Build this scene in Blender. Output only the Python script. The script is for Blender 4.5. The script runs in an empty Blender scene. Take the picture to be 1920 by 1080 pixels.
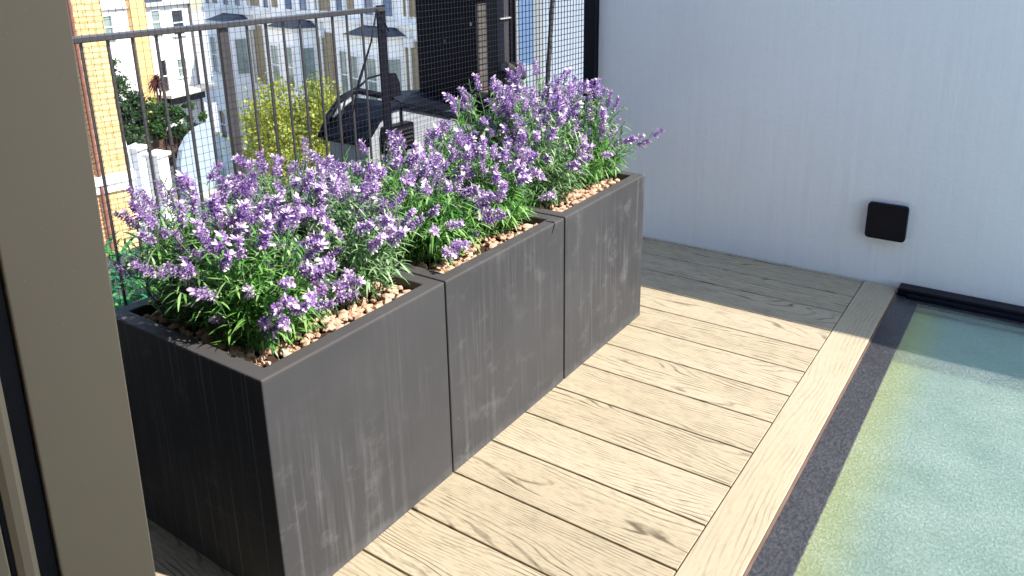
import bpy, math, random
from mathutils import Vector, Matrix, noise
R = math.radians
random.seed(7)
sc = bpy.context.scene
col = sc.collection

# ---------------------------------------------------------------- camera
cam = bpy.data.cameras.new("camera"); co = bpy.data.objects.new("camera", cam); col.objects.link(co)
yaw, pitch, roll = .6229, -.2984, -.0227
fwd = Vector((-math.sin(yaw)*math.cos(pitch), math.cos(yaw)*math.cos(pitch), math.sin(pitch)))
rt = Vector((math.cos(yaw), math.sin(yaw), 0)); up = rt.cross(fwd)
rt, up = rt*math.cos(roll)+up*math.sin(roll), up*math.cos(roll)-rt*math.sin(roll)
m = Matrix.Identity(4)
for i in range(3):
    m[i][0], m[i][1], m[i][2] = rt[i], up[i], -fwd[i]
m.translation = (1.2032, -3.4292, 1.3841)
co.matrix_world = m
cam.sensor_width = 36; cam.lens = 1487.13/1920*36
cam.shift_x = (960-929.48)/1920; cam.shift_y = -(540-364.24)/1920
cam.clip_start = .02; cam.clip_end = 400
sc.camera = co

# ---------------------------------------------------------------- sky, sun, exposure
SUN = Vector((.679, .186, .7146)).normalized()
w = bpy.data.worlds.new("World"); sc.world = w; w.use_nodes = True
nt = w.node_tree; nt.nodes.clear()
sk = nt.nodes.new("ShaderNodeTexSky"); sk.sky_type = 'NISHITA'; sk.sun_disc = False
sk.sun_elevation = math.asin(SUN.z); sk.sun_rotation = math.atan2(SUN.x, SUN.y)
sk.air_density = 1.0; sk.dust_density = .6; sk.ozone_density = 2.5
bg = nt.nodes.new("ShaderNodeBackground"); bg.inputs[1].default_value = .15
ow = nt.nodes.new("ShaderNodeOutputWorld")
nt.links.new(sk.outputs[0], bg.inputs[0]); nt.links.new(bg.outputs[0], ow.inputs[0])
sl = bpy.data.lights.new("sun", 'SUN'); sl.energy = 3.6; sl.angle = R(.53); sl.color = (1, .95, .87)
so = bpy.data.objects.new("sun", sl); col.objects.link(so)
so.rotation_euler = (-SUN).to_track_quat('-Z', 'Y').to_euler()
sc.view_settings.view_transform = 'Standard'; sc.view_settings.look = 'None'
sc.view_settings.exposure = 1.27; sc.view_settings.gamma = 1
sc.render.engine = 'CYCLES'
sc.cycles.max_bounces = 7; sc.cycles.transparent_max_bounces = 12; sc.cycles.use_denoising = True

# ---------------------------------------------------------------- material helpers
class NT:
    def __init__(s, name):
        s.m = bpy.data.materials.new(name); s.m.use_nodes = True
        s.t = s.m.node_tree; s.t.nodes.clear()
        s.out = s.n("ShaderNodeOutputMaterial")
    def n(s, ty, **kw):
        nd = s.t.nodes.new(ty)
        for k, v in kw.items():
            if k.startswith("i_"):
                nd.inputs[int(k[2:])].default_value = v
            else: setattr(nd, k, v)
        return nd
    def l(s, a, b): s.t.links.new(a, b)
    def coord(s, scale=(1, 1, 1), kind=3):
        tc = s.n("ShaderNodeTexCoord"); mp = s.n("ShaderNodeMapping")
        mp.inputs[3].default_value = scale
        s.l(tc.outputs[kind], mp.inputs[0]); return mp.outputs[0]
    def noise(s, vec, scale, detail=4, rough=.55):
        nd = s.n("ShaderNodeTexNoise"); nd.inputs["Scale"].default_value = scale
        nd.inputs["Detail"].default_value = detail; nd.inputs["Roughness"].default_value = rough
        s.l(vec, nd.inputs["Vector"]); return nd.outputs[0]
    def ramp(s, fac, stops):
        nd = s.n("ShaderNodeValToRGB"); e = nd.color_ramp.elements
        while len(e) < len(stops): e.new(.5)
        for k, (p, c) in enumerate(stops):
            e[k].position = p; e[k].color = c if len(c) == 4 else (*c, 1)
        s.l(fac, nd.inputs[0]); return nd.outputs[0]
    def mix(s, fac, a, b, mode='MIX'):
        nd = s.n("ShaderNodeMix", data_type='RGBA', blend_type=mode)
        for k, v in ((0, fac), (6, a), (7, b)):
            if hasattr(v, 'is_linked') or hasattr(v, 'links'): s.l(v, nd.inputs[k])
            elif k == 0: nd.inputs[0].default_value = v
            else: nd.inputs[k].default_value = (*v, 1) if len(v) == 3 else v
        return nd.outputs[2]
    def math(s, op, a, b=0.0, c=0.0):
        nd = s.n("ShaderNodeMath", operation=op)
        for k, v in enumerate((a, b, c)):
            if hasattr(v, 'links'): s.l(v, nd.inputs[k])
            else: nd.inputs[k].default_value = v
        return nd.outputs[0]
    def bsdf(s, colr, rough=.6, spec=.5, metal=0, bump=None, bstr=.3, bdist=.002):
        b = s.n("ShaderNodeBsdfPrincipled")
        if hasattr(colr, 'links'): s.l(colr, b.inputs["Base Color"])
        else: b.inputs["Base Color"].default_value = (*colr, 1)
        if hasattr(rough, 'links'): s.l(rough, b.inputs["Roughness"])
        else: b.inputs["Roughness"].default_value = rough
        b.inputs["Specular IOR Level"].default_value = spec; b.inputs["Metallic"].default_value = metal
        if bump is not None:
            bp = s.n("ShaderNodeBump"); bp.inputs["Strength"].default_value = bstr; bp.inputs["Distance"].default_value = bdist
            s.l(bump, bp.inputs["Height"]); s.l(bp.outputs[0], b.inputs["Normal"])
        s.l(b.outputs[0], s.out.inputs[0]); return b
    def sep(s, vec):
        nd = s.n("ShaderNodeSeparateXYZ"); s.l(vec, nd.inputs[0]); return nd.outputs

def plain(name, c, rough=.6, spec=.5, metal=0, var=.25, scale=8, bstr=.15, bdist=.002):
    t = NT(name); v = t.coord()
    n1 = t.noise(v, scale, 5)
    c1 = tuple(x*(1-var) for x in c); c2 = tuple(min(1, x*(1+var)) for x in c)
    t.bsdf(t.ramp(n1, [(.3, c1), (.7, c2)]), rough, spec, metal, t.noise(v, scale*12, 3), bstr, bdist)
    return t.m

def leafmat(name, cols, trans=.35, rough=.45):
    t = NT(name); g = t.n("ShaderNodeNewGeometry")
    stops = [(i/(max(1, len(cols)-1)), c) for i, c in enumerate(cols)]
    c = t.ramp(g.outputs["Random Per Island"], stops)
    b = t.n("ShaderNodeBsdfPrincipled"); t.l(c, b.inputs["Base Color"]); b.inputs["Roughness"].default_value = rough
    b.inputs["Specular IOR Level"].default_value = .35
    tr = t.n("ShaderNodeBsdfTranslucent"); t.l(c, tr.inputs[0])
    mx = t.n("ShaderNodeMixShader"); mx.inputs[0].default_value = trans
    t.l(b.outputs[0], mx.inputs[1]); t.l(tr.outputs[0], mx.inputs[2]); t.l(mx.outputs[0], t.out.inputs[0])
    return t.m

M = {}
# -- composite deck boards with embossed oak grain
def deck_mat(name, axis, lines):
    t = NT(name)
    at = t.n("ShaderNodeAttribute", attribute_name="rnd")
    tc = t.n("ShaderNodeTexCoord")
    sx, sy, sz = t.sep(tc.outputs[3])
    off = t.math('MULTIPLY', at.outputs["Fac"], 37.0)
    along, across = (sx, sy) if axis == 'x' else (sy, sx)
    def vec(ka, kc):
        cb = t.n("ShaderNodeCombineXYZ")
        t.l(t.math('MULTIPLY', along, ka), cb.inputs[0]); t.l(t.math('MULTIPLY', across, kc), cb.inputs[1]); t.l(off, cb.inputs[2])
        return cb.outputs[0]
    wob = t.noise(vec(5, 14), 1.0, 3, .5)
    n1 = t.noise(vec(1.15, 6.0), 1.0, 1.6, .45)
    ring = t.math('ADD', t.math('MULTIPLY', n1, lines), t.math('MULTIPLY', wob, 1.6))
    ring = t.math('ADD', ring, t.math('MULTIPLY', across, 74.0))
    fr = t.math('FRACT', ring)
    tri = t.math('ABSOLUTE', t.math('SUBTRACT', fr, .5))           # 0 on the line
    line = t.ramp(tri, [(0, (1, 1, 1)), (.08, (.9, .9, .9)), (.18, (0, 0, 0))])
    brk = t.ramp(t.noise(vec(9, 26), 1.0, 3, .6), [(.38, (.12, .12, .12)), (.62, (1, 1, 1))])
    zone = t.ramp(t.noise(vec(.9, 5), 1.0, 2), [(.34, (.6, .6, .6)), (.56, (1, 1, 1))])
    pore = t.ramp(t.noise(vec(26, 260), 1.0, 3, .6), [(.5, (0, 0, 0)), (.68, (1, 1, 1))])
    f = t.math('MULTIPLY', t.math('MULTIPLY', line, brk), zone)
    f2 = t.math('MAXIMUM', t.math('MULTIPLY', f, .95 if axis == 'x' else .4), t.math('MULTIPLY', pore, .45 if axis == 'x' else .2))
    tone = t.noise(vec(.7, 3), 1.0, 2)
    base = t.ramp(tone, [(.3, (.425, .35, .235)), (.52, (.475, .396, .268)), (.72, (.51, .428, .30))])
    base = t.mix(t.math('MULTIPLY', at.outputs["Fac"], .15), base, (.42, .335, .225))
    c = t.mix(f2, base, (.095, .072, .042))
    t.bsdf(c, .62, .35, 0, t.math('SUBTRACT', 1.0, f2), .35, .0012)
    return t.m
M['deck'] = deck_mat("composite_board", 'x', 19.0)
M['border'] = deck_mat("composite_border", 'y', 7.0)

# -- charcoal planter with scuffs and runs
def planter_mat():
    t = NT("charcoal_fibrecement"); v = t.coord(kind=3)
    tc = t.n("ShaderNodeTexCoord"); ob = t.n("ShaderNodeObjectInfo")
    mp = t.n("ShaderNodeMapping"); t.l(tc.outputs[3], mp.inputs[0])
    cb = t.n("ShaderNodeCombineXYZ"); o10 = t.math('MULTIPLY', ob.outputs["Random"], 50); t.l(o10, cb.inputs[0]); t.l(o10, cb.inputs[1])
    t.l(cb.outputs[0], mp.inputs[1]); P = mp.outputs[0]
    def st(sc3):
        m2 = t.n("ShaderNodeMapping"); m2.inputs[3].default_value = sc3; t.l(P, m2.inputs[0]); return m2.outputs[0]
    cloud = t.noise(P, 3.2, 6, .6)
    base = t.ramp(cloud, [(.25, (.040, .040, .044)), (.5, (.048, .048, .051)), (.75, (.058, .058, .060))])
    patch = t.ramp(t.noise(st((2.3, 2.3, 2.3)), 1, 2), [(.38, (0, 0, 0)), (.66, (1, 1, 1))])
    runs = t.ramp(t.noise(st((70, 70, 2.6)), 1, 5, .65), [(.50, (0, 0, 0)), (.78, (1, 1, 1))])
    zz = t.sep(tc.outputs[3])[2]
    scuff = t.ramp(t.noise(st((9, 9, 13)), 1, 6, .7), [(.54, (0, 0, 0)), (.72, (1, 1, 1))])
    fl = t.ramp(t.noise(st((60, 60, 34)), 1, 2), [(.74, (0, 0, 0)), (.80, (1, 1, 1))])
    f = t.math('ADD', t.math('MULTIPLY', t.math('MULTIPLY', runs, patch), .42), t.math('MULTIPLY', t.math('MULTIPLY', scuff, patch), .38))
    foot = t.ramp(t.math('ADD', zz, t.math('MULTIPLY', t.noise(st((14, 14, 22)), 1, 5, .7), .10)), [(.035, (.8, .8, .8)), (.085, (0, 0, 0))])
    f = t.math('MINIMUM', t.math('ADD', t.math('ADD', f, t.math('MULTIPLY', fl, .2)), t.math('MULTIPLY', foot, .4)), 1.0)
    c = t.mix(f, base, (.20, .195, .195))
    ge = t.n("ShaderNodeNewGeometry"); ny = t.sep(ge.outputs["True Normal"])[1]
    streak = t.ramp(t.noise(st((120, 3, 1.1)), 1, 3, .6), [(.60, (0, 0, 0)), (.68, (1, 1, 1))])
    c = t.mix(t.math('MULTIPLY', t.math('MULTIPLY', streak, t.math('LESS_THAN', ny, -.7)), .55), c, (.26, .25, .25))
    edge = t.ramp(zz, [(.566, (0, 0, 0)), (.575, (1, 1, 1))])
    c = t.mix(t.math('MULTIPLY', edge, .35), c, (.12, .105, .095))
    t.bsdf(c, t.math('ADD', .42, t.math('MULTIPLY', cloud, .3)), .3, 0, t.noise(P, 55, 4), .12, .002)
    return t.m
M['planter'] = planter_mat()

# -- white trowelled render
def render_mat():
    t = NT("white_render"); v = t.coord()
    a = t.noise(t.coord((34, 3, 2.2)), 1, 5, .6); b = t.noise(t.coord((6, 3, 4)), 1, 4, .6); d = t.noise(v, 90, 3)
    c = t.ramp(t.noise(v, 1.6, 4), [(.3, (.90, .92, .94)), (.7, (.94, .95, .96))])
    dirt = t.ramp(t.noise(t.coord((22, 3, 1.0)), 1, 4, .6), [(.56, (0, 0, 0)), (.76, (1, 1, 1))])
    c = t.mix(t.math('MULTIPLY', dirt, .07), c, (.55, .57, .60))
    h = t.math('ADD', t.math('ADD', t.math('MULTIPLY', a, .8), t.math('MULTIPLY', b, 1.0)), t.math('MULTIPLY', d, .22))
    t.bsdf(c, .8, .25, 0, h, .55, .006)
    return t.m
M['render'] = render_mat()

# -- roof glass: dusty pane, opaque black printed band
def dust(t, scale=70):
    v = t.coord((1, 1, 1)); s = t.ramp(t.noise(t.coord((1, .55, 1)), scale, 4, .75), [(.40, (0, 0, 0)), (.75, (1, 1, 1))])
    big = t.noise(v, 5, 4, .6)
    return s, big
def glass_mat():
    t = NT("dusty_roof_glass"); s, big = dust(t, 170)
    fac = t.math('ADD', t.math('ADD', .13, t.math('MULTIPLY', s, .26)), t.math('MULTIPLY', t.math('SUBTRACT', big, .5), .34))
    tr = t.n("ShaderNodeBsdfTransparent"); tr.inputs[0].default_value = (.80, .91, .85, 1)
    b = t.n("ShaderNodeBsdfPrincipled"); t.l(t.ramp(s, [(0, (.45, .54, .50)), (1, (.82, .84, .78))]), b.inputs["Base Color"])
    b.inputs["Roughness"].default_value = .55; b.inputs["Specular IOR Level"].default_value = .3
    mx = t.n("ShaderNodeMixShader"); t.l(fac, mx.inputs[0]); t.l(tr.outputs[0], mx.inputs[1]); t.l(b.outputs[0], mx.inputs[2])
    gl = t.n("ShaderNodeBsdfGlossy"); gl.inputs["Roughness"].default_value = .08
    fr = t.n("ShaderNodeFresnel"); fr.inputs[0].default_value = 1.45
    m2 = t.n("ShaderNodeMixShader"); t.l(t.math('MULTIPLY', fr.outputs[0], .8), m2.inputs[0]); t.l(mx.outputs[0], m2.inputs[1]); t.l(gl.outputs[0], m2.inputs[2])
    t.l(m2.outputs[0], t.out.inputs[0]); return t.m
def band_mat():
    t = NT("black_printed_glass"); s, big = dust(t, 150)
    f = t.math('MULTIPLY', s, t.ramp(big, [(.3, (.45, .45, .45)), (.65, (1, 1, 1))]))
    t.bsdf(t.mix(f, (.030, .030, .036), (.125, .122, .125)), .3, .5)
    return t.m
def clear_mat():
    t = NT("clear_glass_edge"); tr = t.n("ShaderNodeBsdfTransparent"); tr.inputs[0].default_value = (.93, .98, .95, 1)
    t.l(tr.outputs[0], t.out.inputs[0]); return t.m
M['clear'] = clear_mat()
M['glass'] = glass_mat(); M['band'] = band_mat()
M['shaft'] = plain("cream_shaft_paint", (1.0, .82, .28), .7, .2, var=.05)
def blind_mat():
    t = NT("painted_sun_edge_blind"); v = t.coord(); x = t.sep(v)[0]  # yellow edge paints in the sunlit shaft wall seen through the glass
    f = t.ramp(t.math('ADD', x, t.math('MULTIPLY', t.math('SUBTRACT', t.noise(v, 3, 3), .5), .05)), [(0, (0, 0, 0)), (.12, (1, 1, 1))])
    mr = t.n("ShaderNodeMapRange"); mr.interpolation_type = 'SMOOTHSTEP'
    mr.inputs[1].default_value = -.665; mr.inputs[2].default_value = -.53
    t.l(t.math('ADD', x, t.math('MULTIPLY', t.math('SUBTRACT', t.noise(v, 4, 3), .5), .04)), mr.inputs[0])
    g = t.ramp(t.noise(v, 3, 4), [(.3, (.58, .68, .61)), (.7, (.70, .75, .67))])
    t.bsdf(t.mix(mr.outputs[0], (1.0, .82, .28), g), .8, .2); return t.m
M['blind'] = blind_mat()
M['ali'] = plain("taupe_aluminium", (.30, .262, .205), .42, .5, var=.03, scale=3, bstr=.03)
def ali_mat():
    t = NT("taupe_powder_coat"); v = t.coord()
    sp = t.ramp(t.noise(v, 210, 2, .5), [(.70, (0, 0, 0)), (.75, (1, 1, 1))])
    z = t.sep(v)[2]
    msk = t.ramp(t.noise(v, 14, 3), [(.42, (0, 0, 0)), (.62, (1, 1, 1))])
    f = t.math('MULTIPLY', t.math('MULTIPLY', sp, msk), .5)
    c = t.mix(f, t.ramp(t.noise(v, 4, 3), [(.3, (.46, .335, .20)), (.7, (.49, .36, .215))]), (.62, .58, .5))
    t.bsdf(c, .45, .45, 0, t.noise(v, 300, 2), .05, .001); return t.m
M['alidust'] = ali_mat()
M['blackgap'] = plain("black_gasket", (.008, .007, .010), .6, .3)
M['black'] = plain("black_powder_coat", (.006, .006, .012), .5, .2, var=.2)
M['wire'] = plain("dark_wire", (.022, .022, .030), .45, .4, var=.2, scale=40)
M['rail'] = plain("grey_railing_paint", (.05, .046, .048), .4, .5, var=.2, scale=20)
M['lead'] = plain("lead_sheet", (.004, .005, .011), .6, .12, var=.45, scale=6, bstr=.5, bdist=.01)
M['leadlight'] = plain("weathered_lead_and_highlight", (.45, .46, .45), .5, .5, var=.3)
M['greyren'] = plain("grey_blue_render", (.34, .36, .385), .8, .2, var=.18, scale=9)
M['greyboard'] = plain("weathered_board", (.115, .103, .094), .7, .3, var=.25, scale=14)
M['brownledge'] = plain("brown_ledge", (.22, .17, .12), .8, .2)
def chimney_mat():
    t = NT("bitumen_black"); v = t.coord()
    vo = t.n("ShaderNodeTexVoronoi"); vo.inputs["Scale"].default_value = 17; t.l(t.coord((1, 1, .7)), vo.inputs["Vector"])
    f = t.math('MULTIPLY', t.ramp(vo.outputs[0], [(.07, (1, 1, 1)), (.13, (0, 0, 0))]), t.ramp(t.noise(v, 6, 2), [(.5, (0, 0, 0)), (.56, (1, 1, 1))]))
    t.bsdf(t.mix(f, (.004, .004, .008), (.5, .5, .52)), .6, .08); return t.m
M['chimney'] = chimney_mat()
M['rubber'] = plain("ribbed_rubber", (.05, .046, .042), .45, .5)
M['terrawhite'] = plain("white_paint", (.80, .80, .79), .6, .3, var=.05, scale=2)
M['bluewhite'] = plain("painted_stucco", (.93, .93, .92), .7, .25, var=.04, scale=1.5)
M['cream'] = plain("cream_stucco", (.72, .68, .58), .8, .2, var=.08, scale=1)
M['pane'] = plain("window_pane", (.03, .04, .05), .06, .6, var=.3, scale=1)
M['panegreen'] = plain("curtained_pane", (.22, .28, .26), .15, .6, var=.25, scale=3)
M['paneblue'] = plain("sky_pane", (.07, .12, .22), .1, .6, var=.3, scale=1)
M['panedark'] = plain("dark_pane", (.012, .012, .018), .12, .5, var=.3, scale=2)
M['slate'] = plain("bay_slate", (.05, .06, .085), .5, .5, var=.35, scale=6)
M['stone'] = plain("pale_stone", (.62, .60, .55), .8, .2, var=.15, scale=4)
def brick_mat(name, c1, c2, mortar, sc=1.0, bw=.225, bh=.075):
    t = NT(name); tc = t.n("ShaderNodeTexCoord"); x, y, z = t.sep(tc.outputs[3])
    cb = t.n("ShaderNodeCombineXYZ"); t.l(t.math('ADD', x, y), cb.inputs[0]); t.l(z, cb.inputs[1])
    b = t.n("ShaderNodeTexBrick"); t.l(cb.outputs[0], b.inputs[0])
    b.inputs["Color1"].default_value = (*c1, 1); b.inputs["Color2"].default_value = (*c2, 1); b.inputs["Mortar"].default_value = (*mortar, 1)
    b.inputs["Scale"].default_value = sc; b.inputs["Mortar Size"].default_value = .014; b.inputs["Brick Width"].default_value = bw; b.inputs["Row Height"].default_value = bh
    b.inputs["Bias"].default_value = -.1
    c = t.mix(.35, b.outputs[0], t.ramp(t.noise(tc.outputs[3], 3, 4), [(.3, c1), (.7, c2)]), 'MIX')
    t.bsdf(c, .85, .2); return t.m
M['stock'] = brick_mat("yellow_stock_brick", (.68, .46, .19), (.80, .61, .29), (.22, .12, .05), 1.0, .30, .105)
M['red'] = brick_mat("red_brick", (.42, .17, .07), (.52, .25, .10), (.70, .58, .44), 1.0, .26, .09)
M['khaki'] = brick_mat("khaki_brick", (.26, .21, .13), (.33, .27, .17), (.30, .26, .2))
M['orange'] = brick_mat("orange_brick", (.74, .46, .18), (.80, .53, .24), (.62, .40, .2))
M['garden'] = brick_mat("old_red_brick", (.085, .042, .030), (.12, .068, .048), (.11, .085, .07))
M['ground'] = plain("grey_paving", (.46, .44, .41), .85, .2, var=.2, scale=.6)
M['road'] = plain("asphalt", (.055, .055, .058), .85, .2, var=.2, scale=2)
M['felt'] = plain("roof_felt", (.07, .07, .075), .85, .2, var=.3, scale=3)
M['floor'] = plain("oak_floor", (.12, .085, .055), .4, .4, var=.2, scale=2)
M['ceil'] = plain("dark_ceiling", (.16, .15, .14), .8, .2, var=.03)
M['bark'] = plain("bark", (.09, .065, .045), .9, .1, var=.4, scale=8)
M['leaf'] = leafmat("lavender_leaf", [(.045, .17, .03), (.11, .32, .055), (.20, .45, .09), (.38, .57, .21), (.06, .23, .05)], .3, .35)
M['silver'] = leafmat("silvery_leaf", [(.07, .18, .05), (.15, .31, .10), (.28, .44, .20), (.44, .56, .34), (.10, .24, .06)], .25, .4)
M['stem'] = plain("lavender_stem", (.10, .19, .08), .6, .3)
def floretmat(name, cols):
    t = NT(name); g = t.n("ShaderNodeNewGeometry"); o = t.n("ShaderNodeObjectInfo")
    f = t.math('ADD', t.math('MULTIPLY', g.outputs["Random Per Island"], .65), t.math('MULTIPLY', o.outputs["Random"], .35))
    c = t.ramp(f, [(i/(len(cols)-1), k) for i, k in enumerate(cols)])
    b = t.n("ShaderNodeBsdfPrincipled"); t.l(c, b.inputs["Base Color"]); b.inputs["Roughness"].default_value = .6; b.inputs["Specular IOR Level"].default_value = .2
    tr = t.n("ShaderNodeBsdfTranslucent"); t.l(c, tr.inputs[0]); mx = t.n("ShaderNodeMixShader"); mx.inputs[0].default_value = .3
    t.l(b.outputs[0], mx.inputs[1]); t.l(tr.outputs[0], mx.inputs[2]); t.l(mx.outputs[0], t.out.inputs[0]); return t.m
M['floret'] = floretmat("purple_floret", [(.14, .052, .30), (.265, .12, .455), (.395, .22, .56), (.52, .35, .63), (.64, .51, .70)])
M['petal'] = floretmat("pale_lilac_petal", [(.68, .52, .70), (.80, .66, .78), (.88, .80, .85), (.74, .57, .74)])
def pebblemat():
    t = NT("terracotta_pebble"); g = t.n("ShaderNodeNewGeometry")
    c = t.ramp(g.outputs["Random Per Island"], [(0, (.50, .31, .21)), (.3, (.64, .42, .29)), (.6, (.72, .51, .37)), (.85, (.58, .37, .26)), (1, (.80, .64, .50))])
    n1 = t.noise(t.coord(), 90, 4)
    c = t.mix(t.math('MULTIPLY', n1, .4), c, (.36, .2, .13))
    t.bsdf(c, .85, .15, 0, n1, .4, .003); return t.m
M['pebble'] = pebblemat()
M['soil'] = plain("dark_soil", (.06, .035, .025), .95, .1, var=.4, scale=40)

# ---------------------------------------------------------------- mesh helpers
class MB:
    def __init__(s): s.v = []; s.f = []; s.mi = []; s.r = []; s.cm = 0; s.cr = 0.0; s.x = None
    def add(s, vs, fs):
        o = len(s.v)
        for p in vs:
            p = Vector(p); s.v.append(tuple(s.x @ p) if s.x else tuple(p))
        for f in fs: s.f.append([o+i for i in f]); s.mi.append(s.cm); s.r.append(s.cr)
    def box(s, x0, x1, y0, y1, z0, z1):
        s.add([(x0, y0, z0), (x1, y0, z0), (x1, y1, z0), (x0, y1, z0), (x0, y0, z1), (x1, y0, z1), (x1, y1, z1), (x0, y1, z1)],
              [(0, 3, 2, 1), (4, 5, 6, 7), (0, 1, 5, 4), (1, 2, 6, 5), (2, 3, 7, 6), (3, 0, 4, 7)])
    def prism(s, poly, a, b, axis):
        n = len(poly)
        def P(p, h):
            return {'x': (h, p[0], p[1]), 'y': (p[0], h, p[1]), 'z': (p[0], p[1], h)}[axis]
        s.add([P(p, a) for p in poly]+[P(p, b) for p in poly],
              [tuple(range(n-1, -1, -1)), tuple(range(n, 2*n))]+[(i, (i+1) % n, n+(i+1) % n, n+i) for i in range(n)])
    def tube(s, pts, rad, n=8, cap=True):
        pts = [Vector(p) for p in pts]; rings = []
        if not hasattr(rad, '__len__'): rad = [rad]*len(pts)
        a = None
        for i, p in enumerate(pts):
            d = (pts[min(i+1, len(pts)-1)]-pts[max(i-1, 0)]).normalized()
            if a is None: a = d.orthogonal().normalized()
            a = (a-d*a.dot(d)).normalized(); b = d.cross(a)
            rings += [p+(a*math.cos(2*math.pi*k/n)+b*math.sin(2*math.pi*k/n))*rad[i] for k in range(n)]
        fs = []
        for i in range(len(pts)-1):
            for k in range(n): fs.append((i*n+k, i*n+(k+1) % n, (i+1)*n+(k+1) % n, (i+1)*n+k))
        if cap: fs.append(tuple(range(n-1, -1, -1))); fs.append(tuple((len(pts)-1)*n+k for k in range(n)))
        s.add(rings, fs)
    def mesh(s, name, mats, smooth=False):
        me = bpy.data.meshes.new(name); me.from_pydata(s.v, [], s.f)
        for mm in (mats if isinstance(mats, (list, tuple)) else [mats]): me.materials.append(mm)
        me.polygons.foreach_set("material_index", s.mi)
        if smooth: me.polygons.foreach_set("use_smooth", [True]*len(s.f))
        if any(s.r):
            a = me.attributes.new("rnd", 'FLOAT', 'FACE'); a.data.foreach_set("value", s.r)
        me.update(); return me
    def build(s, name, mats, parent=None, smooth=False, bevel=0, seg=2):
        o = bpy.data.objects.new(name, s.mesh(name, mats, smooth)); col.objects.link(o)
        if parent: o.parent = parent
        if bevel:
            b = o.modifiers.new("bevel", 'BEVEL'); b.width = bevel; b.segments = seg; b.limit_method = 'ANGLE'; b.angle_limit = R(40)
            b.harden_normals = False
        return o
def tag(o, label=None, cat=None, group=None, kind=None):
    if label: o['label'] = label
    if cat: o['category'] = cat
    if group: o['group'] = group
    if kind: o['kind'] = kind
    return o
def empty(name, loc=(0, 0, 0), rz=0):
    o = bpy.data.objects.new(name, None); col.objects.link(o); o.location = loc; o.rotation_euler = (0, 0, rz)
    o.empty_display_size = .1; return o
def bx(name, mat, parent, *b, bevel=0):
    k = MB(); k.box(*b); return k.build(name, mat, parent, bevel=bevel)
def copy_tree(o, parent=None):
    c = o.copy(); col.objects.link(c)
    if parent: c.parent = parent
    for ch in list(o.children): copy_tree(ch, c)
    return c

# ================================================================ SETTING NEAR
P = .18
d = MB()
XB = .655
for i in range(-1, 22):
    y1 = -i*P + (.0 if i >= 0 else 0); y0 = y1-P+.006
    y1c = min(y1, .024)
    if y1c <= y0+.01: continue
    d.cr = random.uniform(.02, 1)
    d.box(-.62, XB-.003, y0, y1c, -.025, 0)
tag(d.build('deck', M['deck'], bevel=.0012, seg=1), kind='structure')
b = MB(); b.cr = .02; b.box(XB, .783, -3.6, .024, -.025, .001)
tag(b.build('deck_border', M['border'], bevel=.002, seg=1), kind='structure')
k = MB(); k.box(-.62, .80, -3.6, .03, -.10, -.027)
tag(k.build('deck_base', M['blackgap']), kind='structure')
# brown strip of the plank's flank / seal beside the glass
tag(bx('seal_strip', plain("brown_sealant", (.17, .11, .085), .8, .2), None, .7845, .790, -3.2, -.02, -.03, -.004), 'thin brown sealant strip between pale border plank and black glass edge', 'seal')

wl = MB(); wl.box(-.65, 3.4, .03, .30, -.4, 2.19)
wo = tag(wl.build('rendered_wall', M['render'], bevel=.006, seg=2), 'tall white rendered terrace wall with vertical trowel streaks', 'wall')

# roof light
sk_ = empty('roof_light', (1.55, -1.5, -.011)); tag(sk_, 'flush dusty roof light glazed in the deck beside the white wall', 'skylight')
def loc(k): k.x = Matrix.Translation((-1.55, 1.5, .02)); return k
k = loc(MB()); k.box(.876, 2.30, -3.0, -.085, -.032, -.020); k.mi = [1, 0, 1, 1, 1, 1]; k.build('glass_pane', [M['glass'], M['clear']], sk_)
k = loc(MB()); k.box(.7905, .876, -3.08, -.03, -.032, -.0185); k.box(.876, 2.30, -.085, -.03, -.032, -.0185); k.box(2.30, 2.38, -3.08, -.03, -.032, -.0185); k.box(.876, 2.3, -3.08, -3.0, -.032, -.0185)
k.build('black_band', M['band'], sk_)
k = loc(MB()); k.box(.793, 2.40, -.045, .024, -.018, .016); k.build('wall_flashing', M['black'], sk_, bevel=.006)
k = loc(MB()); k.box(.830, 2.40, -.062, -.045, -.0185, .0); k.build('glazing_bead', M['black'], sk_, bevel=.003)
k = loc(MB()); k.box(.845, .862, -3.08, -.03, -.06, -.034)
k.build('shaft_lining', M['shaft'], sk_)
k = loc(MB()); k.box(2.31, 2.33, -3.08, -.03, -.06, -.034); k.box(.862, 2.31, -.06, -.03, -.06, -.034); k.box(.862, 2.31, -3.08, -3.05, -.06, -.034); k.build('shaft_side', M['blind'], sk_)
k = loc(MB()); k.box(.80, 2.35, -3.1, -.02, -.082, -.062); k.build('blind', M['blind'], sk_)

# wall light
t = empty('wall_light', (.7125, .03, .28)); tag(t, 'square black wall light with rounded corners mounted low on the white wall', 'wall light')
def rrect(w, h, r, n=6):
    pts = []
    for cx, cz, a0 in ((w-r, h-r, 0), (-w+r, h-r, 90), (-w+r, -h+r, 180), (w-r, -h+r, 270)):
        for i in range(n+1):
            a = R(a0+90*i/n); pts.append((cx+r*math.cos(a), cz+r*math.sin(a)))
    return pts
k = MB(); k.prism(rrect(.0765, .0765, .015), -.032, -.008, 'y'); k.build('light_housing', M['black'], t, bevel=.004)
k = MB(); k.prism(rrect(.062, .062, .012), -.008, 0, 'y'); k.build('back_plate', M['black'], t)
k = MB(); k.prism(rrect(.045, .006, .004), -.0635, -.062, 'y'); k.x = None
# door frame post: the sliding-door jamb in front of the camera
jt = empty('door_jamb', (.42, -3.04, 0)); tag(jt, 'taupe aluminium sliding door jamb with dark groove at the near left', 'door frame')
jt.rotation_euler = (R(-1.25), 0, 0)
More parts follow.
